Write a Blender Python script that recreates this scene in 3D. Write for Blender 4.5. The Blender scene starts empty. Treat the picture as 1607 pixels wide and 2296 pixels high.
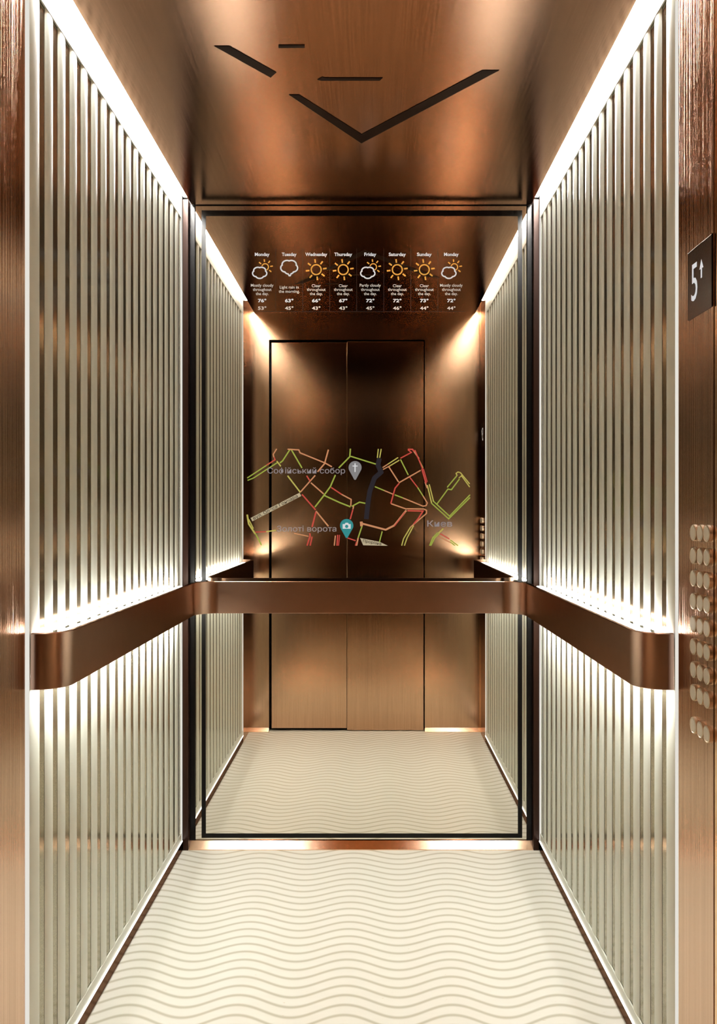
# Copper-lined elevator car: ribbed glass side panels, mirror wall with a projected weather strip and street map
import bpy, bmesh, math
from mathutils import Vector, Matrix

C = bpy.context.scene.collection
PI = math.pi

# ---------------------------------------------------------------- dimensions (metres)
XL, XR = -0.678, 0.602          # side panels, face planes
YF, YM = 1.4035, 3.0045         # front wall face, mirror face
YP0, YP1 = 1.6245, 2.971        # ribbed panels from front to back
ZC = 2.325                      # ceiling underside
ZW = 2.42                       # top of the side walls above the cove
EYE = 1.206

# ---------------------------------------------------------------- node helpers
def mat(name):
    m = bpy.data.materials.new(name); m.use_nodes = True
    nt = m.node_tree
    return m, nt, nt.nodes['Principled BSDF']

def math_node(nt, op, a, b=None, c=None):
    n = nt.nodes.new('ShaderNodeMath'); n.operation = op
    for i, v in enumerate((a, b, c)):
        if v is None: continue
        if isinstance(v, (int, float)): n.inputs[i].default_value = v
        else: nt.links.new(v, n.inputs[i])
    return n.outputs[0]

def streak(nt, scale, detail=3.0):
    tc = nt.nodes.new('ShaderNodeTexCoord'); mp = nt.nodes.new('ShaderNodeMapping')
    mp.inputs['Scale'].default_value = scale
    nt.links.new(tc.outputs['Object'], mp.inputs['Vector'])
    nz = nt.nodes.new('ShaderNodeTexNoise'); nz.inputs['Scale'].default_value = 1.0
    nz.inputs['Detail'].default_value = detail
    nt.links.new(mp.outputs[0], nz.inputs['Vector'])
    return nz.outputs[0]

def copper(name, col, rough, scale=(350, 350, 4), bump=0.12, dist=0.0006, var=0.15, aniso=0.0, tangent='Z'):
    """brushed metal: a Beckmann lobe (no wide haze), streaked in tint, roughness and relief"""
    m, nt, b = mat(name)
    nt.nodes.remove(b)
    g = nt.nodes.new('ShaderNodeBsdfAnisotropic'); g.distribution = 'BECKMANN'
    nt.links.new(g.outputs[0], nt.nodes['Material Output'].inputs['Surface'])
    f = streak(nt, scale)
    mr = nt.nodes.new('ShaderNodeMapRange')
    mr.inputs['To Min'].default_value = rough * (1 - var); mr.inputs['To Max'].default_value = rough * (1 + var)
    nt.links.new(f, mr.inputs['Value']); nt.links.new(mr.outputs[0], g.inputs['Roughness'])
    cr = nt.nodes.new('ShaderNodeMix'); cr.data_type = 'RGBA'
    cr.inputs[6].default_value = (*[c * (1 - var) for c in col], 1)
    cr.inputs[7].default_value = (*[min(1, c * (1 + var)) for c in col], 1)
    nt.links.new(f, cr.inputs[0]); nt.links.new(cr.outputs[2], g.inputs['Color'])
    if aniso:
        g.inputs['Anisotropy'].default_value = aniso
        tg = nt.nodes.new('ShaderNodeTangent'); tg.direction_type = 'RADIAL'; tg.axis = tangent
        nt.links.new(tg.outputs[0], g.inputs['Tangent'])
    if bump:
        bp = nt.nodes.new('ShaderNodeBump'); bp.inputs['Strength'].default_value = bump
        bp.inputs['Distance'].default_value = dist
        nt.links.new(f, bp.inputs['Height']); nt.links.new(bp.outputs[0], g.inputs['Normal'])
    return m

def glow(name, col, s):
    m, nt, b = mat(name)
    b.inputs['Base Color'].default_value = (0, 0, 0, 1)
    b.inputs['Specular IOR Level'].default_value = 0.0
    b.inputs['Emission Color'].default_value = (*col, 1)
    b.inputs['Emission Strength'].default_value = s
    return m

def plain(name, col, rough=0.4, metal=0.0, spec=0.5):
    m, nt, b = mat(name)
    b.inputs['Base Color'].default_value = (*col, 1)
    b.inputs['Roughness'].default_value = rough; b.inputs['Metallic'].default_value = metal
    b.inputs['Specular IOR Level'].default_value = spec
    f = streak(nt, (40, 40, 40), 2)
    bp = nt.nodes.new('ShaderNodeBump'); bp.inputs['Strength'].default_value = 0.03
    bp.inputs['Distance'].default_value = 0.0004
    nt.links.new(f, bp.inputs['Height']); nt.links.new(bp.outputs[0], b.inputs['Normal'])
    return m

COP = (0.56, 0.275, 0.145)
M = {}
M['copper_wall'] = copper('brushed_copper_wall', (0.61, 0.405, 0.28), 0.20, bump=0.03)
M['copper_side'] = copper('brushed_copper_side', (0.65, 0.48, 0.385), 0.24, (260, 260, 0.8), 0.8, 0.0008, 0.28)
M['copper_ceiling'] = copper('brushed_copper_ceiling', (0.58, 0.39, 0.295), 0.235, (300, 4, 300), 0.02)
M['copper_rail'] = copper('satin_copper_rail', (0.50, 0.35, 0.28), 0.30, (30, 30, 30), 0.0, var=0.04)
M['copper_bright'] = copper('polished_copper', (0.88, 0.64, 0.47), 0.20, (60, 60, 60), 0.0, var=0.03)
M['copper_base'] = copper('dark_copper_base', (0.20, 0.125, 0.09), 0.25, (60, 60, 60), 0.0, var=0.05)
M['black'] = plain('black_lacquer', (0.004, 0.003, 0.003), 0.25, spec=0.3)
M['bronze'] = plain('dark_bronze', (0.018, 0.008, 0.004), 0.45, 0.0, 0.12)
M['bronze_side'] = plain('bronze_side', (0.035, 0.014, 0.008), 0.3, 0.3)
M['collar'] = copper('button_collar', (0.70, 0.60, 0.48), 0.45, (60, 60, 60), 0.0, var=0.02)
M['button_face'] = glow('button_face', (0.75, 0.70, 0.55), 0.12)
nb = M['button_face'].node_tree.nodes['Principled BSDF']
nb.inputs['Base Color'].default_value = (0.46, 0.42, 0.33, 1); nb.inputs['Roughness'].default_value = 0.4
nb.inputs['Specular IOR Level'].default_value = 0.4
M['screen'] = plain('smoked_screen', (0.045, 0.020, 0.012), 0.2)
M['cove'] = glow('cove_led', (1.0, 0.98, 0.95), 112.0)
M['rail_up'] = glow('rail_led_up', (1.0, 0.975, 0.93), 44.0)
M['rail_down'] = glow('rail_led_down', (1.0, 0.975, 0.93), 92.0)
M['edge'] = glow('lit_glass_edge', (1.0, 0.96, 0.88), 0.74)
M['foot'] = glow('foot_led', (1.0, 0.98, 0.94), 3.5)

# ribbed glass: cream translucent ribs
m, nt, b = mat('cream_ribbed_glass')
b.inputs['Base Color'].default_value = (0.60, 0.63, 0.565, 1)
b.inputs['Roughness'].default_value = 0.32
b.inputs['Specular IOR Level'].default_value = 0.35
f = streak(nt, (900, 900, 900), 2)
bp = nt.nodes.new('ShaderNodeBump'); bp.inputs['Strength'].default_value = 0.08; bp.inputs['Distance'].default_value = 0.0004
nt.links.new(f, bp.inputs['Height']); nt.links.new(bp.outputs[0], b.inputs['Normal'])
M['rib'] = m
# grooves: bronze mesh that mirrors softly
m, nt, b = mat('bronze_mesh_backing')
b.inputs['Base Color'].default_value = (0.34, 0.29, 0.20, 1); b.inputs['Metallic'].default_value = 0.8
b.inputs['Roughness'].default_value = 0.13
f = streak(nt, (380, 380, 380), 1)
mr = nt.nodes.new('ShaderNodeMapRange'); mr.inputs['From Min'].default_value = 0.35; mr.inputs['From Max'].default_value = 0.65
mr.inputs['To Min'].default_value = 0.7; mr.inputs['To Max'].default_value = 1.15
nt.links.new(f, mr.inputs['Value'])
hs = nt.nodes.new('ShaderNodeHueSaturation'); hs.inputs['Color'].default_value = (0.36, 0.33, 0.24, 1)
nt.links.new(mr.outputs[0], hs.inputs['Value']); nt.links.new(hs.outputs[0], b.inputs['Base Color'])
M['groove'] = m
# mirror
m, nt, b = mat('mirror_silver')
b.inputs['Base Color'].default_value = (0.84, 0.80, 0.73, 1); b.inputs['Metallic'].default_value = 1.0
b.inputs['Roughness'].default_value = 0.0
M['mirror'] = m
# floor: cream laminate with fine wavy grooves
m, nt, b = mat('cream_wave_floor')
tc = nt.nodes.new('ShaderNodeTexCoord'); sp = nt.nodes.new('ShaderNodeSeparateXYZ')
nt.links.new(tc.outputs['Object'], sp.inputs[0])
X, Y = sp.outputs[0], sp.outputs[1]
lam = math_node(nt, 'MULTIPLY_ADD', math_node(nt, 'SUBTRACT', Y, 2.085), 0.07, 0.267)
ph = math_node(nt, 'MULTIPLY', math_node(nt, 'DIVIDE', math_node(nt, 'ADD', X, 0.065), lam), 2 * PI)
wv = math_node(nt, 'MULTIPLY', math_node(nt, 'COSINE', ph), -0.026)
fr = math_node(nt, 'FRACT', math_node(nt, 'DIVIDE', math_node(nt, 'ADD', Y, wv), 0.0415))
tri = math_node(nt, 'ABSOLUTE', math_node(nt, 'SUBTRACT', fr, 0.5))
ln = nt.nodes.new('ShaderNodeMapRange'); ln.interpolation_type = 'SMOOTHSTEP'
ln.inputs['From Min'].default_value = 0.02; ln.inputs['From Max'].default_value = 0.23
ln.inputs['To Min'].default_value = 1.0; ln.inputs['To Max'].default_value = 0.0
nt.links.new(tri, ln.inputs['Value'])
mp = nt.nodes.new('ShaderNodeMapping'); mp.inputs['Scale'].default_value = (5, 30, 5)
nt.links.new(tc.outputs['Object'], mp.inputs['Vector'])
nz = nt.nodes.new('ShaderNodeTexNoise'); nz.inputs['Scale'].default_value = 1; nz.inputs['Detail'].default_value = 4
nt.links.new(mp.outputs[0], nz.inputs['Vector'])
base = nt.nodes.new('ShaderNodeMix'); base.data_type = 'RGBA'
base.inputs[6].default_value = (0.555, 0.56, 0.50, 1); base.inputs[7].default_value = (0.61, 0.615, 0.555, 1)
nt.links.new(nz.outputs[0], base.inputs[0])
mx = nt.nodes.new('ShaderNodeMix'); mx.data_type = 'RGBA'
mx.inputs[7].default_value = (0.33, 0.315, 0.235, 1)
nt.links.new(math_node(nt, 'MULTIPLY', ln.outputs[0], 0.75), mx.inputs[0]); nt.links.new(base.outputs[2], mx.inputs[6])
# sparse dark flecks
n2 = nt.nodes.new('ShaderNodeTexNoise'); n2.inputs['Scale'].default_value = 1; n2.inputs['Detail'].default_value = 2
mp2 = nt.nodes.new('ShaderNodeMapping'); mp2.inputs['Scale'].default_value = (45, 160, 5)
nt.links.new(tc.outputs['Object'], mp2.inputs['Vector']); nt.links.new(mp2.outputs[0], n2.inputs['Vector'])
fl = nt.nodes.new('ShaderNodeMapRange'); fl.inputs['From Min'].default_value = 0.74; fl.inputs['From Max'].default_value = 0.80
nt.links.new(n2.outputs[0], fl.inputs['Value'])
mx2 = nt.nodes.new('ShaderNodeMix'); mx2.data_type = 'RGBA'; mx2.inputs[7].default_value = (0.45, 0.38, 0.25, 1)
nt.links.new(fl.outputs[0], mx2.inputs[0]); nt.links.new(mx.outputs[2], mx2.inputs[6])
nt.links.new(mx2.outputs[2], b.inputs['Base Color'])
b.inputs['Roughness'].default_value = 0.42; b.inputs['Specular IOR Level'].default_value = 0.35
bp = nt.nodes.new('ShaderNodeBump'); bp.inputs['Strength'].default_value = 0.25; bp.inputs['Distance'].default_value = 0.001; bp.invert = True
nt.links.new(ln.outputs[0], bp.inputs['Height']); nt.links.new(bp.outputs[0], b.inputs['Normal'])
M['floor'] = m
# artwork inks (lit pixels)
INK = {
    'white': glow('lit_white', (1, 1, 1), 0.62), 'grey': glow('lit_grey', (0.27, 0.24, 0.25), 1.0),
    'pale': glow('lit_pale', (0.62, 0.58, 0.52), 0.9), 'yellow': glow('lit_yellow', (1.0, 0.52, 0.12), 0.68),
    'green': glow('lit_green', (0.36, 0.43, 0.085), 0.85), 'olive': glow('lit_olive', (0.50, 0.44, 0.12), 0.9),
    'orange': glow('lit_orange', (0.60, 0.29, 0.15), 0.85), 'red': glow('lit_red', (0.58, 0.10, 0.075), 0.85),
    'beige': glow('lit_beige', (0.50, 0.42, 0.28), 0.9), 'slate': glow('lit_slate', (0.035, 0.03, 0.035), 1.0),
    'pin': glow('lit_pin_grey', (0.24, 0.23, 0.23), 1.0), 'teal': glow('lit_teal', (0.05, 0.26, 0.26), 1.0),
    'divider': glow('lit_divider', (0.045, 0.035, 0.03), 1.0), 'darktext': glow('lit_text_dark', (0.09, 0.07, 0.05), 1.0),
}

# ---------------------------------------------------------------- object helpers
def link(name, me, parent=None):
    o = bpy.data.objects.new(name, me); C.objects.link(o)
    if parent is not None: o.parent = parent
    return o

def from_bm(name, bm, material, parent=None, smooth=False):
    me = bpy.data.meshes.new(name); bmesh.ops.recalc_face_normals(bm, faces=bm.faces[:]) if not smooth == 'flat' else None
    bm.to_mesh(me); bm.free()
    for mm in (material if isinstance(material, (list, tuple)) else [material]): me.materials.append(mm)
    if smooth is True:
        for p in me.polygons: p.use_smooth = True
    return link(name, me, parent)

def add_box(bm, x0, x1, y0, y1, z0, z1, bevel=0.0, mi=0):
    r = bmesh.ops.create_cube(bm, size=1.0)
    for v in r['verts']:
        v.co = Vector((x0 if v.co.x < 0 else x1, y0 if v.co.y < 0 else y1, z0 if v.co.z < 0 else z1))
    if bevel:
        es = list({e for v in r['verts'] for e in v.link_edges})
        bmesh.ops.bevel(bm, geom=es, offset=bevel, segments=2, affect='EDGES', profile=0.5)

def box(name, x0, x1, y0, y1, z0, z1, material, parent=None, bevel=0.0):
    bm = bmesh.new(); add_box(bm, x0, x1, y0, y1, z0, z1, bevel)
    return from_bm(name, bm, material, parent)

def empty(name, parent=None):
    o = bpy.data.objects.new(name, None); C.objects.link(o); o.empty_display_size = 0.05
    if parent is not None: o.parent = parent
    return o

def tag(o, label, cat, group=None, kind=None):
    o['label'] = label; o['category'] = cat
    if group: o['group'] = group
    if kind: o['kind'] = kind
    return o

def struct(o, label=None, cat=None):
    o['kind'] = 'structure'
    if label: o['label'] = label
    if cat: o['category'] = cat
    return o

# ---------------------------------------------------------------- the shell
struct(box('floor', XL - 0.06, XR + 0.06, YF - 0.06, YM + 0.03, -0.03, 0.0, M['floor']),
       'cream elevator floor with fine wavy grey-brown lines running across it', 'floor')

# ceiling: a copper slab, narrower than the car so that light spills through the gaps at both sides
struct(box('ceiling', -0.651, 0.5776, YF, YM - 0.002, ZC, ZC + 0.018, M['copper_ceiling'], bevel=0.001),
       'brushed copper ceiling panel floating between two bright light coves', 'ceiling')
struct(box('ceiling.001', XL - 0.06, XR + 0.06, YF - 0.06, YM + 0.03, ZW, ZW + 0.03, M['bronze']),
       'dark upper ceiling above the copper panel', 'ceiling')

# side walls: backing plus the brushed copper section next to the door
for side, xf, s in (('left', XL, -1), ('right', XR, 1)):
    xo = xf + s * 0.05
    w = struct(box('wall_' + side, min(xf + s * 0.03, xo), max(xf + s * 0.03, xo), YF - 0.05, YM + 0.02, 0.0, ZW, M['bronze']),
               side + ' side wall behind the ribbed panel', 'wall')
    a, c = sorted((xf, xf + s * 0.0295))
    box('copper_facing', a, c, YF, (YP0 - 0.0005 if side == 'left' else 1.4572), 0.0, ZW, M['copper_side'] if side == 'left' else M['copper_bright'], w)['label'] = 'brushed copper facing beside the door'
    struct(box('baseboard_' + side, a + (0.0005 if s > 0 else 0), c, YP0, YP1 + 0.03, 0.0, 0.036, M['copper_base'], bevel=0.001),
           'low dark copper skirting under the %s ribbed panel' % side, 'baseboard')

# back wall with black corner posts and the copper kick strip under the mirror
struct(box('wall_back', XL - 0.03, XR + 0.03, YM + 0.012, YM + 0.04, 0.0, ZW, M['black']), 'black back wall framing the big mirror', 'wall')
for i, (xa, xb, xc) in enumerate(((XL + 0.001, XL + 0.021, -0.637), (XR - 0.001, XR - 0.021, 0.562))):
    t = empty('trim_%d' % (i + 1)); struct(t, 'black vertical corner post %s of the mirror' % ('left', 'right')[i], 'trim')
    box('bronze_strip', min(xa, xb), max(xa, xb), YM - 0.030, YM + 0.011, 0.0, ZC + 0.01, M['bronze_side'], t, 0.001)
    box('black_post', min(xb, xc) + 0.0005, max(xb, xc) - 0.0005, YM - 0.006, YM + 0.011, 0.027, ZC - 0.001, M['black'], t, 0.001)
def wedge(name, x0, x1, y0, y1, z1, material, parent=None):
    # sloping kick strip: toe at y0, top edge at y1
    bm = bmesh.new(); t = 0.004 if y1 > y0 else -0.004
    prof = [(y0, 0.0), (y0, 0.003), (y1, z1), (y1 + t, z1), (y1 + t, 0.0)]
    A = [bm.verts.new((x0, y, z)) for y, z in prof]; B = [bm.verts.new((x1, y, z)) for y, z in prof]
    for i in range(5): bm.faces.new((A[i], A[(i + 1) % 5], B[(i + 1) % 5], B[i]))
    bm.faces.new(A[::-1]); bm.faces.new(B)
    return from_bm(name, bm, material, parent)
struct(wedge('baseboard_back', XL + 0.022, XR - 0.022, YM - 0.028, YM - 0.006, 0.0265, M['copper_bright']),
       'low polished copper kick strip under the mirror', 'baseboard')

# front wall with the sliding door, seen in the mirror; the picture is taken through the plane of this wall,
# so the camera's near clipping starts just inside it and the wall is switched off in the viewport
DX0, DX1, DZ = -0.5685, 0.2956, 2.174
wf = struct(empty('wall_front'), 'brushed copper front wall around the sliding doors, seen in the mirror', 'wall')
front = [box('left_return', XL - 0.03, DX0, YF - 0.04, YF, 0.022, ZW, M['copper_wall'], wf),
         box('right_return', DX1, XR + 0.03, YF - 0.04, YF, 0.022, ZW, M['copper_wall'], wf),
         box('door_header', DX0, DX1, YF - 0.04, YF, DZ, ZW, M['copper_wall'], wf),
         wedge('kick_strip', XL, DX0, YF + 0.020, YF + 0.002, 0.0215, M['copper_bright'], wf),
         wedge('kick_strip', DX1, XR, YF + 0.020, YF + 0.002, 0.0215, M['copper_bright'], wf)]
dr = struct(empty('door_1'), 'pair of closed copper sliding doors reflected in the mirror', 'door')
mid = (DX0 + DX1) / 2
front += [box('door_leaf', DX0 + 0.013, mid - 0.0008, YF - 0.035, YF - 0.008, 0.016, DZ - 0.014, M['copper_wall'], dr, 0.001),
          box('door_leaf', mid + 0.0008, DX1 - 0.006, YF - 0.035, YF - 0.008, 0.004, DZ - 0.008, M['copper_wall'], dr, 0.001),
          box('shadow_gap', DX0, DX1, YF - 0.05, YF - 0.0405, 0.0, DZ, M['black'], dr)]
for o in front: o.hide_viewport = True

# ---------------------------------------------------------------- ribbed side panels
def make_panel(side, xf, s):
    """s = +1 when the room lies towards +x"""
    t = empty('ribbed_wall_panel')
    tag(t, 'cream ribbed glass panel with dark grooves lining the whole %s wall' % side, 'wall panel', 'ribbed light panels on the side walls')
    z0, z1 = 0.0365, 2.405
    a, c = sorted((xf - s * 0.004, xf - s * 0.028))
    box('bronze_backing', a, c, YP0 + 0.001, YP1 - 0.001, z0, z1, M['groove'], t)
    pitch = 0.0717; seg = 8
    bm = bmesh.new()
    strips = [(1.6745, 0.059)] + [(1.681 + pitch * k, pitch * 0.64) for k in range(1, 18)] + [(2.9535, 0.011)]
    for yc, rw in strips:
        prof = []
        for k in range(seg + 1):
            u = -1 + 2 * k / seg
            prof.append((xf - s * 0.0036 + s * min(0.0034, rw * 0.14) * (max(0.0, 1 - abs(u) ** 2.6)) ** 0.7, yc + u * rw / 2))
        lo = [bm.verts.new((x, y, 0.0682)) for x, y in prof]; hi = [bm.verts.new((x, y, 2.2618)) for x, y in prof]
        for k in range(seg):
            bm.faces.new((lo[k], lo[k + 1], hi[k + 1], hi[k]) if s > 0 else (lo[k + 1], lo[k], hi[k], hi[k + 1]))
    a, c = sorted((xf - s * 0.0037, xf + s * 0.0004))
    box('frosted_strip', a, c, YP0 + 0.019, YP1 - 0.012, 2.262, z1, M['rib'], t, 0.0008)
    box('frosted_strip', a, c, YP0 + 0.019, YP1 - 0.012, z0, 0.0680, M['rib'], t, 0.0008)
    o = from_bm('glass_ribs', bm, M['rib'], t, 'flat')
    for p in o.data.polygons: p.use_smooth = True
    for y, w in ((YP0 + 0.0002, 0.018), (YP1 - 0.0112, 0.011)):
        a, c = sorted((xf - s * 0.0038, xf + s * 0.001))
        box('lit_edge', a, c, y, y + w, z0, z1 - 0.05, M['edge'], t)
    a, c = sorted((xf + s * 0.0005, xf + s * 0.0035))
    box('foot_light', a, c, YP0 + 0.008, YP1 - 0.006, z0 + 0.0002, z0 + 0.0024, M['foot'], t)
    return t
make_panel('left', XL, 1); make_panel('right', XR, -1)

# light coves in the gaps beside the ceiling panel
for side, a, c in (('left', XL + 0.001, -0.652), ('right', 0.5785, XR - 0.001)):
    o = box('cove_light', a, c, YP0 - 0.05, YP1 + 0.02, ZC + 0.024, ZC + 0.030, M['cove'])
    tag(o, 'glowing white light line in the gap along the %s edge of the ceiling' % side, 'cove light', 'light coves at the ceiling edges')

# ---------------------------------------------------------------- handrail
def arc(cx, cy, r, a0, a1, n=14):
    return [(cx + r * math.cos(math.radians(a0 + (a1 - a0) * i / n)), cy + r * math.sin(math.radians(a0 + (a1 - a0) * i / n))) for i in range(n + 1)]
FX0, FX1, NY, BY = -0.612, 0.531, 1.648, 2.925
R1, R2 = 0.060, 0.075
path = [(XL + 0.0015, NY)] + arc(FX0 - R1, NY + R1, R1, -90, 0) + arc(FX0 + R2, BY - R2, R2, 180, 90) \
     + arc(FX1 - R2, BY - R2, R2, 90, 0) + arc(FX1 + R1, NY + R1, R1, 180, 270) + [(XR - 0.0015, NY)]
def sweep(bm, path, z0, z1, th, off=0.0):
    pts = [Vector((x, y)) for x, y in path]; rings = []
    for i, p in enumerate(pts):
        d = (pts[min(i + 1, len(pts) - 1)] - pts[max(i - 1, 0)]).normalized()
        nrm = Vector((-d.y, d.x))           # towards the wall
        a, c = p + nrm * off, p + nrm * (off + th)
        bvl = 0.0015
        rings.append([bm.verts.new(v) for v in ((a.x, a.y, z0 + bvl), (a.x + (c.x - a.x) * .15, a.y + (c.y - a.y) * .15, z0), (c.x, c.y, z0),
                                                 (c.x, c.y, z1), (a.x + (c.x - a.x) * .15, a.y + (c.y - a.y) * .15, z1), (a.x, a.y, z1 - bvl))])
    for r0, r1 in zip(rings, rings[1:]):
        for k in range(6): bm.faces.new((r0[k], r0[(k + 1) % 6], r1[(k + 1) % 6], r1[k]))
    bm.faces.new(rings[0]); bm.faces.new(rings[-1][::-1])
RZ0, RZ1 = 0.856, 0.969
rail = tag(empty('handrail'), 'wide flat copper handrail wrapping round both side panels and the mirror', 'handrail')
bm = bmesh.new(); sweep(bm, path, RZ0, RZ1, 0.010)
o = from_bm('rail_band', bm, M['copper_rail'], rail, True)
md = o.modifiers.new('edge', 'EDGE_SPLIT'); md.split_angle = math.radians(35)
for s, fx, xw in ((1, FX0, XL), (-1, FX1, XR)):
    a, c = sorted((fx - s * 0.0112, xw + s * 0.006))
    box('light_housing', a, c, NY + 0.06, BY - 0.09, RZ0 + 0.014, RZ1 - 0.016, M['black'], rail)
    a, c = sorted((xw + s * 0.010, xw + s * 0.030))
    box('upward_light', a, c, NY + 0.06, BY - 0.05, RZ1 - 0.0155, RZ1 - 0.0125, M['rail_up'], rail)
    a, c = sorted((xw + s * 0.026, xw + s * 0.046))
    box('downward_light', a, c, NY + 0.03, BY - 0.05, RZ0 + 0.0105, RZ0 + 0.0135, M['rail_down'], rail)
for x in (-0.40, 0.32):
    box('bracket', x - 0.03, x + 0.03, BY + 0.0102, YM - 0.0005, 0.88, 0.945, M['black'], rail, 0.002)

# ---------------------------------------------------------------- mirror
mir = tag(empty('wall_mirror'), 'huge mirror with a thin black inset border filling the back wall', 'mirror')
box('mirror_glass', -0.6365, 0.5612, YM, YM + 0.011, 0.027, ZC - 0.003, M['mirror'], mir)
x0, x1, z0, z1 = -0.615, 0.5455, 0.034, 2.306
bw = 0.0155
bm = bmesh.new(); e0, e1 = YM - 0.0012, YM - 0.0002
add_box(bm, x0, x1, e0, e1, z1 - 0.020, z1); add_box(bm, x0, x1, e0, e1, z0, z0 + bw)
add_box(bm, x0, x0 + bw, e0, e1, z0 + bw, z1 - 0.020); add_box(bm, x1 - bw, x1, e0, e1, z0 + bw, z1 - 0.020)
from_bm('black_border', bm, M['black'], mir)

# ---------------------------------------------------------------- dark slots in the ceiling
def prism(name, pts, z0, z1, material):
    bm = bmesh.new()
    lo = [bm.verts.new((x, y, z0)) for x, y in pts]; hi = [bm.verts.new((x, y, z1)) for x, y in pts]
    n = len(pts); bm.faces.new(lo[::-1]); bm.faces.new(hi)
    for i in range(n): bm.faces.new((lo[i], lo[(i + 1) % n], hi[(i + 1) % n], hi[i]))
    return from_bm(name, bm, material)
SLOTS = [
    ([(-0.3755, 1.9817), (-0.3390, 1.9817), (-0.2411, 2.0999), (-0.2583, 2.1246)],
     'short dark slanted slot in the ceiling, farthest left'),
    ([(-0.2216, 1.9777), (-0.1592, 1.9777), (-0.1600, 1.9892), (-0.2227, 1.9892)],
     'shortest dark slot in the ceiling, nearest the top of the picture'),
    ([(-0.1390, 2.1345), (-0.1255, 2.1224), (-0.1190, 2.1260), (0.0289, 2.1260), (0.0210, 2.1395), (-0.1290, 2.1400)],
     'straight dark slot across the middle of the ceiling'),
    ([(-0.2196, 2.2120), (-0.1930, 2.2120), (-0.0290, 2.4420), (0.2790, 2.0900), (0.3215, 2.0900), (-0.0305, 2.5010)],
     'big dark V-shaped slot in the ceiling'),
]
for pts, lab in SLOTS:
    tag(prism('ceiling_slot', pts, ZC - 0.0012, ZC - 0.0002, M['bronze']), lab, 'ceiling slot')

# ---------------------------------------------------------------- text and flat artwork
def text_verts(txt, size, align='CENTER', bold=0.0, shear=0.0):
    cu = bpy.data.curves.new('t', 'FONT'); cu.body = txt; cu.size = size; cu.align_x = align
    cu.align_y = 'CENTER'; cu.offset = bold; cu.resolution_u = 3; cu.shear = shear
    ob = bpy.data.objects.new('t', cu); C.objects.link(ob)
    dg = bpy.context.evaluated_depsgraph_get(); ev = ob.evaluated_get(dg); me = ev.to_mesh()
    vs = [v.co.copy() for v in me.vertices]; fs = [tuple(p.vertices) for p in me.polygons]
    ev.to_mesh_clear(); bpy.data.objects.remove(ob); bpy.data.curves.remove(cu)
    return vs, fs

class Art:
    """flat figures in (u right, v down) artwork units, put on a wall plane by a frame"""
    def __init__(s, frame): s.f = frame; s.bm = bmesh.new()
    def P(s, u, v): return s.bm.verts.new(s.f(u, v))
    def poly(s, pts):
        s.bm.faces.new([s.P(*p) for p in pts])
    def line(s, pts, w, closed=False):
        pts = [Vector(p) for p in pts]; n = len(pts); L = []; Rr = []
        for i, p in enumerate(pts):
            a = pts[(i - 1) % n] if (closed or i > 0) else None; c = pts[(i + 1) % n] if (closed or i < n - 1) else None
            d0 = (p - a).normalized() if a is not None else None; d1 = (c - p).normalized() if c is not None else None
            if d0 is None: d0 = d1
            if d1 is None: d1 = d0
            d = (d0 + d1)
            d = d.normalized() if d.length > 1e-6 else d1
            nn = Vector((-d.y, d.x)); k = 1 / max(0.5, nn.dot(Vector((-d1.y, d1.x))))
            L.append(s.P(*(p + nn * w / 2 * k))); Rr.append(s.P(*(p - nn * w / 2 * k)))
        for i in range(n if closed else n - 1):
            j = (i + 1) % n; s.bm.faces.new((L[i], L[j], Rr[j], Rr[i]))
    def text(s, u, v, txt, size, width=None, bold=0.0, ang=0.0, height=None):
        vs, fs = text_verts(txt, size, bold=bold)
        xs = [p.x for p in vs]; ys = [p.y for p in vs]
        cx, cy = (min(xs) + max(xs)) / 2, (min(ys) + max(ys)) / 2
        k = width / (max(xs) - min(xs)) if width else 1.0
        ky = height / (max(ys) - min(ys)) if height else 1.0
        ca, sa = math.cos(ang), math.sin(ang); out = []
        for p in vs:
            x, y = (p.x - cx) * k, (p.y - cy) * ky
            out.append(s.P(u + x * ca - y * sa, v - (x * sa + y * ca)))
        for f in fs:
            try: s.bm.faces.new([out[i] for i in f])
            except ValueError: pass
    def done(s, name, material, parent): return from_bm(name, s.bm, material, parent, 'flat')

def mirror_frame(x0, z0, unit, lift): return lambda u, v: Vector((x0 + u * unit, YM - lift, z0 - v * unit))

# ---- weather strip shown on the mirror
wf_ = mirror_frame(-0.4726, 2.1799, 0.00027139, 0.0004)
wf2 = mirror_frame(-0.4726, 2.1799, 0.00027139, 0.0006)
wd = tag(empty('weather_display'), 'row of eight weekday weather forecasts glowing on the upper mirror', 'weather display')
def circle(cx, cy, r, n=28): return [(cx + r * math.cos(2 * PI * i / n), cy + r * math.sin(2 * PI * i / n)) for i in range(n)]
def sun(cx, cy, r, r0, r1, w, parent, skip=()):
    A = Art(wf_)
    if skip:
        pts = [(cx + r * math.cos(math.radians(a)), cy + r * math.sin(math.radians(a))) for a in range(-165, 66, 10)]
        A.line(pts, w)
    else: A.line(circle(cx, cy, r), w, True)
    for k in range(8):
        a = math.radians(-97 + 45 * k)
        if k in skip: continue
        A.line([(cx + r0 * math.cos(a), cy + r0 * math.sin(a)), (cx + r1 * math.cos(a), cy + r1 * math.sin(a))], w * 1.15)
    A.done('sun_icon', INK['yellow'], parent)
def cloud(cx, cy, rx, ry, w, parent, tail=False):
    pts = []
    for i in range(60):
        t = 2 * PI * i / 60
        k = 0.84 + 0.15 * abs(math.sin(2.5 * (t + PI / 2))) ** 0.7
        if tail and abs(t - PI / 2 + 0.05) < 0.09: k += 0.22
        pts.append((cx + rx * k * math.cos(t), cy + ry * k * math.sin(t)))
    A = Art(wf2); A.line(pts, w, True); A.done('cloud_icon', INK['white'], parent)
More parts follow.
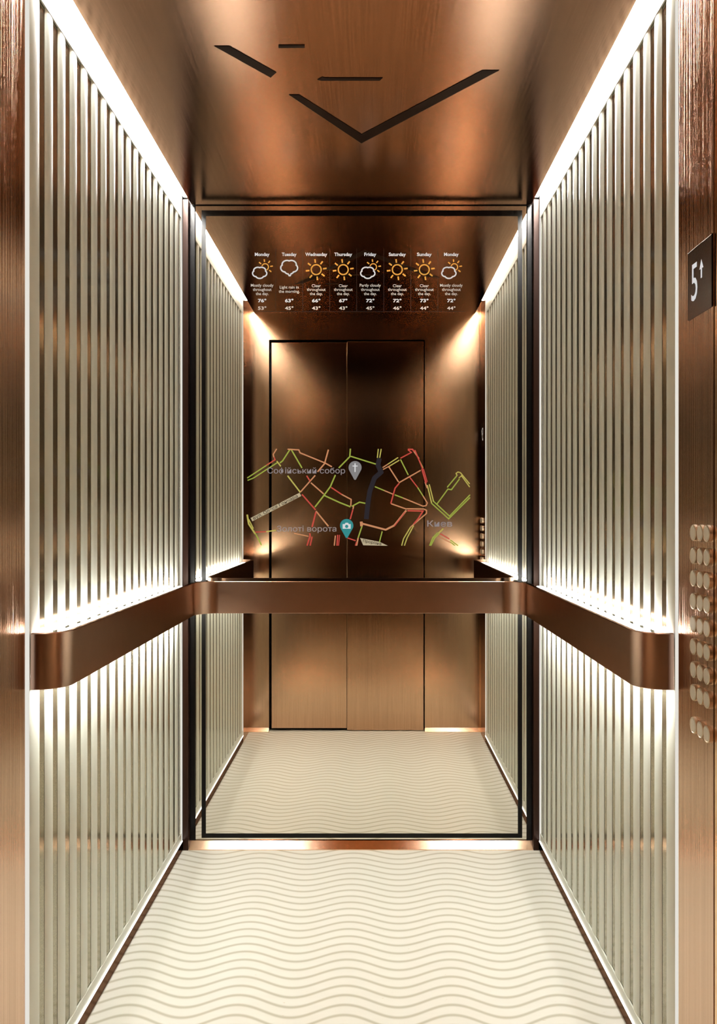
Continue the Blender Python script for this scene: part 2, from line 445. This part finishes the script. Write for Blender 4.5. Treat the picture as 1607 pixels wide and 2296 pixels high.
MC, CL, PC = ['Mostly cloudy', 'throughout', 'the day.'], ['Clear', 'throughout', 'the day.'], ['Partly cloudy', 'throughout', 'the day.']
DAYS = [('Monday', 'pc', MC, '76°', '53°'), ('Tuesday', 'c', ['Light rain in', 'the morning.'], '63°', '45°'),
        ('Wednesday', 's', CL, '66°', '43°'), ('Thursday', 's', CL, '67°', '43°'), ('Friday', 'pc', PC, '72°', '45°'),
        ('Saturday', 's', CL, '72°', '46°'), ('Sunday', 's', CL, '73°', '44°'), ('Monday', 'pc', MC, '72°', '44°')]
for k, (day, ic, desc, hi_, lo_) in enumerate(DAYS):
    cx = 283 + 360.5 * k
    A = Art(wf_)
    A.text(cx, 128, day, 62, bold=1.6, width={'Wednesday': 292, 'Thursday': 238, 'Saturday': 228}.get(day, 196 if day != 'Friday' else 160))
    col = A.done('day_forecast', INK['white'], wd)
    col['label'] = 'forecast for ' + day
    y0 = 540 if len(desc) == 3 else 565
    A = Art(wf_)
    for j, tx in enumerate(desc):
        A.text(cx, y0 + 56 * j, tx, 54, bold=0.5)
    A.done('weather_text', INK['pale'], col)
    A = Art(wf_); A.text(cx, 738, hi_, 60, bold=2.0, width=112); A.done('high_temperature', INK['white'], col)
    A = Art(wf_); A.text(cx, 838, lo_, 60, bold=1.2, width=112); A.done('low_temperature', INK['pale'], col)
    if ic == 's': sun(cx, 325, 66, 92, 140, 17, col)
    elif ic == 'pc':
        sun(cx + 40, 290, 44, 68, 104, 14, col, skip=(4, 5, 6)); cloud(cx - 33, 365, 98, 78, 17, col)
    else: cloud(cx, 290, 116, 96, 18, col, True)
A = Art(wf_)
for k in range(7):
    x = 283 + 360.5 * (k + 0.5); A.line([(x, 40), (x, 878)], 5)
A.line([(120, 884), (2990, 884)], 4)
A.done('divider_lines', INK['divider'], wd)

# ---- traffic map shown on the mirror
mf = mirror_frame(-0.4726, 1.4691, 0.00028146, 0.0003)
mf2 = mirror_frame(-0.4726, 1.4691, 0.00028146, 0.0006)
mf3 = mirror_frame(-0.4726, 1.4691, 0.00028146, 0.0008)
mp_ = tag(empty('street_map_display'), 'street map with coloured traffic lines and two pins on the mirror', 'map display')
O = 1492
def R(pts): return [(a + O, b) for a, b in pts]
ROADS = {
 'green': [([(80, 470), (445, 230)][::1], 15), ([(85, 500), (160, 470), (470, 270)], 15), ([(500, 275), (535, 250), (632, 100)], 17), ([(645, 100), (785, 340)], 17),
           ([(1408, 92), (1400, 195), (1258, 340)], 18), ([(1412, 190), (1620, 255), (1735, 290)], 17), ([(1215, 430), (1150, 580), (1070, 690), (950, 845)], 18),
           ([(1075, 695), (1270, 785), (1410, 840)], 18), ([(1425, 835), (1525, 780), (1600, 795)], 17),
           (R([(560, 230), (660, 430)]), 15), (R([(230, 580), (350, 630)]), 15), (R([(485, 685), (590, 725)]), 15), (R([(780, 590), (850, 700)]), 14),
           (R([(1160, 590), (1285, 440)]), 15), (R([(1320, 480), (1215, 620), (1170, 612), (1025, 810)]), 15), (R([(955, 790), (1180, 995), (1455, 720)]), 15),
           (R([(975, 760), (1190, 960), (1455, 685)]), 15), (R([(1060, 1180), (1000, 1240), (950, 1340)]), 16), (R([(1040, 1170), (975, 1240), (935, 1340)]), 16),
           (R([(65, 1090), (15, 1240)]), 17), (R([(325, 1155), (285, 1310)]), 15), (R([(1200, 1290), (1260, 1340)]), 14), (R([(1200, 1265), (1300, 1340)]), 14),
           ([(190, 1190), (265, 1335)], 17)],
 'olive': [([(600, 440), (765, 655)], 18), ([(460, 250), (512, 318)], 16), ([(80, 940), (100, 1060), (185, 1190)], 22), ([(100, 1000), (160, 1120)], 14),
           (R([(275, 95), (262, 210)]), 15), (R([(312, 95), (292, 210)]), 15), (R([(530, 205), (400, 290)]), 14), (R([(545, 240), (420, 315)]), 14),
           (R([(790, 220), (850, 340)]), 14), (R([(905, 560), (960, 790)]), 16), (R([(930, 550), (985, 770)]), 14),
           (R([(690, 1100), (600, 1250), (575, 1340)]), 15), (R([(730, 1080), (645, 1240), (610, 1340)]), 15), (R([(1110, 1120), (1050, 1180)]), 20),
           (R([(1290, 440), (1275, 410), (1300, 392), (1330, 400), (1450, 545)]), 14), (R([(1310, 470), (1345, 440), (1450, 585)]), 13), ([(325, 1160), (450, 1142)], 15)],
 'orange': [([(460, 95), (415, 165), (425, 205)], 15), ([(600, 98), (745, 108), (760, 145), (1080, 275), (1170, 325)], 17), ([(1125, 105), (1075, 285), (985, 390)], 18),
            ([(955, 435), (765, 650)], 17), ([(900, 530), (1065, 675)], 17), ([(965, 895), (1125, 1090)], 18), ([(1295, 680), (1418, 745), (1412, 830)], 16),
            ([(680, 1180), (870, 1220)], 15), ([(1215, 1210), (1200, 1340)], 16), ([(1450, 830), (1440, 870)], 17),
            (R([(330, 335), (400, 290)]), 14), (R([(335, 360), (420, 315)]), 14), (R([(410, 325), (535, 520)]), 16), (R([(540, 530), (680, 450), (820, 370)]), 16),
            (R([(350, 630), (470, 680)]), 15), (R([(590, 725), (850, 832), (890, 825), (905, 790), (850, 700)]), 15), (R([(440, 800), (640, 870)]), 16),
            (R([(45, 1050), (370, 1135), (480, 1080), (635, 885)]), 24), (R([(55, 1030), (60, 1090)]), 36), (R([(640, 865), (860, 868), (895, 885), (895, 925), (690, 1100)]), 16),
            (R([(720, 110), (800, 220)]), 16), (R([(875, 520), (905, 600)]), 16), (R([(1050, 1220), (1200, 1300)]), 14), (R([(15, 1240), (-5, 1340)]), 20)],
 'red': [([(425, 200), (440, 235), (325, 305)], 14), ([(845, 440), (890, 510)], 17), ([(1160, 590), (1295, 680)], 16), ([(785, 680), (960, 880)], 18),
         ([(965, 905), (915, 1100)], 20), ([(885, 1180), (890, 1215), (850, 1340)], 19), ([(915, 1225), (890, 1340)], 19), ([(1440, 875), (1405, 1000)], 17),
         ([(1245, 1200), (1235, 1340)], 18), ([(1270, 1200), (1255, 1340)], 12), ([(1370, 1240), (1475, 1275)], 15), ([(185, 1165), (325, 1160)], 13),
         (R([(560, 215), (700, 140), (655, 105)]), 15), (R([(655, 100), (715, 100), (735, 130)]), 18), (R([(745, 110), (845, 350)]), 16), (R([(835, 350), (890, 540)]), 20), (R([(855, 350), (905, 520)]), 12),
         (R([(545, 535), (490, 600), (435, 800)]), 17), (R([(680, 460), (780, 590)]), 14), (R([(650, 890), (850, 895), (790, 990), (730, 1060)]), 18),
         (R([(480, 1090), (620, 905)]), 12), (R([(1070, 1185), (1190, 1255)]), 14), (R([(-5, 1290), (-20, 1340)]), 14)],
 'slate': [(R([(290, 215), (270, 300), (310, 395), (225, 470), (165, 640), (145, 760), (120, 1000)]), 62)],
}
NAMES = {'green': 'green_road', 'olive': 'yellow_road', 'orange': 'orange_road', 'red': 'red_road', 'slate': 'dark_boulevard'}
for ink, rs in ROADS.items():
    lift = {'slate': 0.00025, 'green': 0.0003, 'olive': 0.00035, 'orange': 0.0004, 'red': 0.00045}[ink]
    for pts, w in rs:
        A = Art(mirror_frame(-0.4726, 1.4691, 0.00028146, lift)); A.line(pts, w); A.done(NAMES[ink], INK[ink], mp_)
A = Art(mf); A.line([(135, 1005), (765, 680)], 48); n1 = A.done('named_street', INK['beige'], mp_)
A = Art(mf); A.poly(R([(40, 1240), (290, 1290), (400, 1342), (80, 1335)])); n2 = A.done('named_street', INK['beige'], mp_)
A = Art(mf3); ang = math.atan2(325, 630)
A.text(445, 848, 'вул. Олеся Гончара', 56, width=640, bold=0.8, ang=ang); A.done('street_name', INK['darktext'], n1); A = Art(mf3)
A.text(O + 195, 1300, 'Прорізна', 50, width=240, bold=0.8, ang=-0.17)
A.done('street_name', INK['darktext'], n2)
A = Art(mf3)
A.text(840, 382, 'Софійський собор', 100, width=1000, bold=0.6); A.done('place_name', INK['grey'], mp_)
A = Art(mf3); A.text(845, 1130, 'Золоті ворота', 100, width=765, bold=0.6); A.done('place_name', INK['grey'], mp_)
A = Art(mf3); A.text(O + 1065, 1055, 'Киев', 110, width=320, bold=0.8); A.done('place_name', INK['grey'], mp_)
def pin(cx, cy, r, tip, ink, lab):
    A = Art(mf2); pts = [(cx + r * math.cos(math.radians(a)), cy + r * math.sin(math.radians(a))) for a in range(155, 386, 8)]
    A.poly(pts + [(cx + r * 0.12, tip), (cx - r * 0.12, tip)])
    o = A.done('map_pin', INK[ink], mp_); o['label'] = lab; return o
p1 = pin(1468, 335, 84, 492, 'pin', 'grey pin with a white cross')
A = Art(mf3); A.line([(1468, 280), (1468, 392)], 15); A.line([(1435, 315), (1501, 315)], 13); A.done('cross_mark', INK['white'], p1)
p2 = pin(1360, 1082, 86, 1240, 'teal', 'teal pin with a camera mark')
A = Art(mf3)
A.poly([(1308, 1062), (1335, 1062), (1345, 1045), (1378, 1045), (1388, 1062), (1412, 1062), (1412, 1122), (1308, 1122)])
A.done('camera_mark', INK['white'], p2)
A = Art(mirror_frame(-0.4726, 1.4691, 0.00028146, 0.001)); A.poly(circle(1360, 1092, 21)); A.done('lens_mark', INK['teal'], p2)

# ---------------------------------------------------------------- control panel and floor indicator on the right wall
cp = tag(empty('elevator_control_panel'), 'tall brushed copper control column with rows of round buttons on the right wall', 'control panel')
fx = XR - 0.0012
box('face_plate', fx, XR + 0.0290, 1.4580, YP0 - 0.0008, 0.0, ZW, M['copper_side'], cp)
YC = (1.538, 1.506, 1.476); ROWS = [1.1718 - 0.0423 * k for k in range(8)] + [0.8146]
def disc(bm, x0, x1, yc, zc, r0, r1, n=28):
    a = [bm.verts.new((x0, yc + r0 * math.cos(2 * PI * i / n), zc + r0 * math.sin(2 * PI * i / n))) for i in range(n)]
    c = [bm.verts.new((x1, yc + r1 * math.cos(2 * PI * i / n), zc + r1 * math.sin(2 * PI * i / n))) for i in range(n)]
    for i in range(n): bm.faces.new((a[i], a[(i + 1) % n], c[(i + 1) % n], c[i]))
    return a, c
bm = bmesh.new(); a, c = disc(bm, 0, -0.0052, 0, 0, 0.0156, 0.0152); d, e = disc(bm, -0.0052, -0.0058, 0, 0, 0.0152, 0.0132)
r2 = disc(bm, -0.0058, -0.0050, 0, 0, 0.0132, 0.0125); bm.faces.new(r2[1]); bmesh.ops.remove_doubles(bm, verts=bm.verts[:], dist=1e-6)
collar = from_bm('button', bm, M['collar'], None)
bm = bmesh.new(); a, c = disc(bm, -0.0050, -0.0056, 0, 0, 0.0124, 0.0120); bm.faces.new(c)
face = from_bm('button_face', bm, M['button_face'], None)
first = True
for i, z in enumerate(ROWS):
    for j, y in enumerate(YC):
        bc = collar if first else collar.copy(); fc = face if first else face.copy()
        if not first: C.objects.link(bc); C.objects.link(fc)
        bc.parent = cp; fc.parent = bc
        bc.location = (fx - 0.0001, y, z); fc.location = (0, 0, 0)
        first = False

fi = tag(empty('floor_indicator'), 'dark glass floor display reading 5 with an up arrow on the right wall', 'floor indicator')
box('dark_screen', fx - 0.0020, fx - 0.0002, 1.461, 1.572, 1.572, 1.700, M['screen'], fi, 0.0008)
box('dark_edge', fx - 0.0030, fx - 0.0001, 1.4585, 1.4608, 1.572, 1.700, M['black'], fi)
rf = lambda u, v: Vector((fx - 0.0024, 1.572 - u, 1.700 - v))
A = Art(rf); A.text(0.0335, 0.0635, '5', 0.09, bold=0.0002, width=0.029, height=0.069); A.done('floor_number', INK['white'], fi)
A = Art(rf); A.line([(0.0665, 0.052), (0.0665, 0.065)], 0.006); A.line([(0.0665, 0.065), (0.0665, 0.046)], 0.006)
A.poly([(0.0575, 0.048), (0.0665, 0.031), (0.0755, 0.048)]); A.done('up_arrow', INK['white'], fi)

# ---------------------------------------------------------------- world, camera, colour
w = bpy.data.worlds.new('world'); bpy.context.scene.world = w; w.use_nodes = True
w.node_tree.nodes['Background'].inputs[0].default_value = (0, 0, 0, 1)

cam = bpy.data.cameras.new('camera'); co = bpy.data.objects.new('camera', cam); C.objects.link(co)
co.location = (0, 0, EYE); co.rotation_euler = (PI / 2, 0, 0)
cam.sensor_width = 36; cam.lens = 1860 / 2296 * 36
cam.shift_x = (803.5 - 832.6) / 2296; cam.shift_y = (1152.9 - 1148) / 2296
cam.clip_start = YF + 0.008; cam.clip_end = 50
sc = bpy.context.scene
sc.camera = co
sc.view_settings.view_transform = 'Standard'
sc.view_settings.look = 'Medium High Contrast'
sc.view_settings.exposure = -0.12
sc.cycles.use_denoising = True
sc.cycles.max_bounces = 16; sc.cycles.diffuse_bounces = 6; sc.cycles.glossy_bounces = 4
sc.cycles.sample_clamp_indirect = 8.0
sc.cycles.caustics_reflective = True
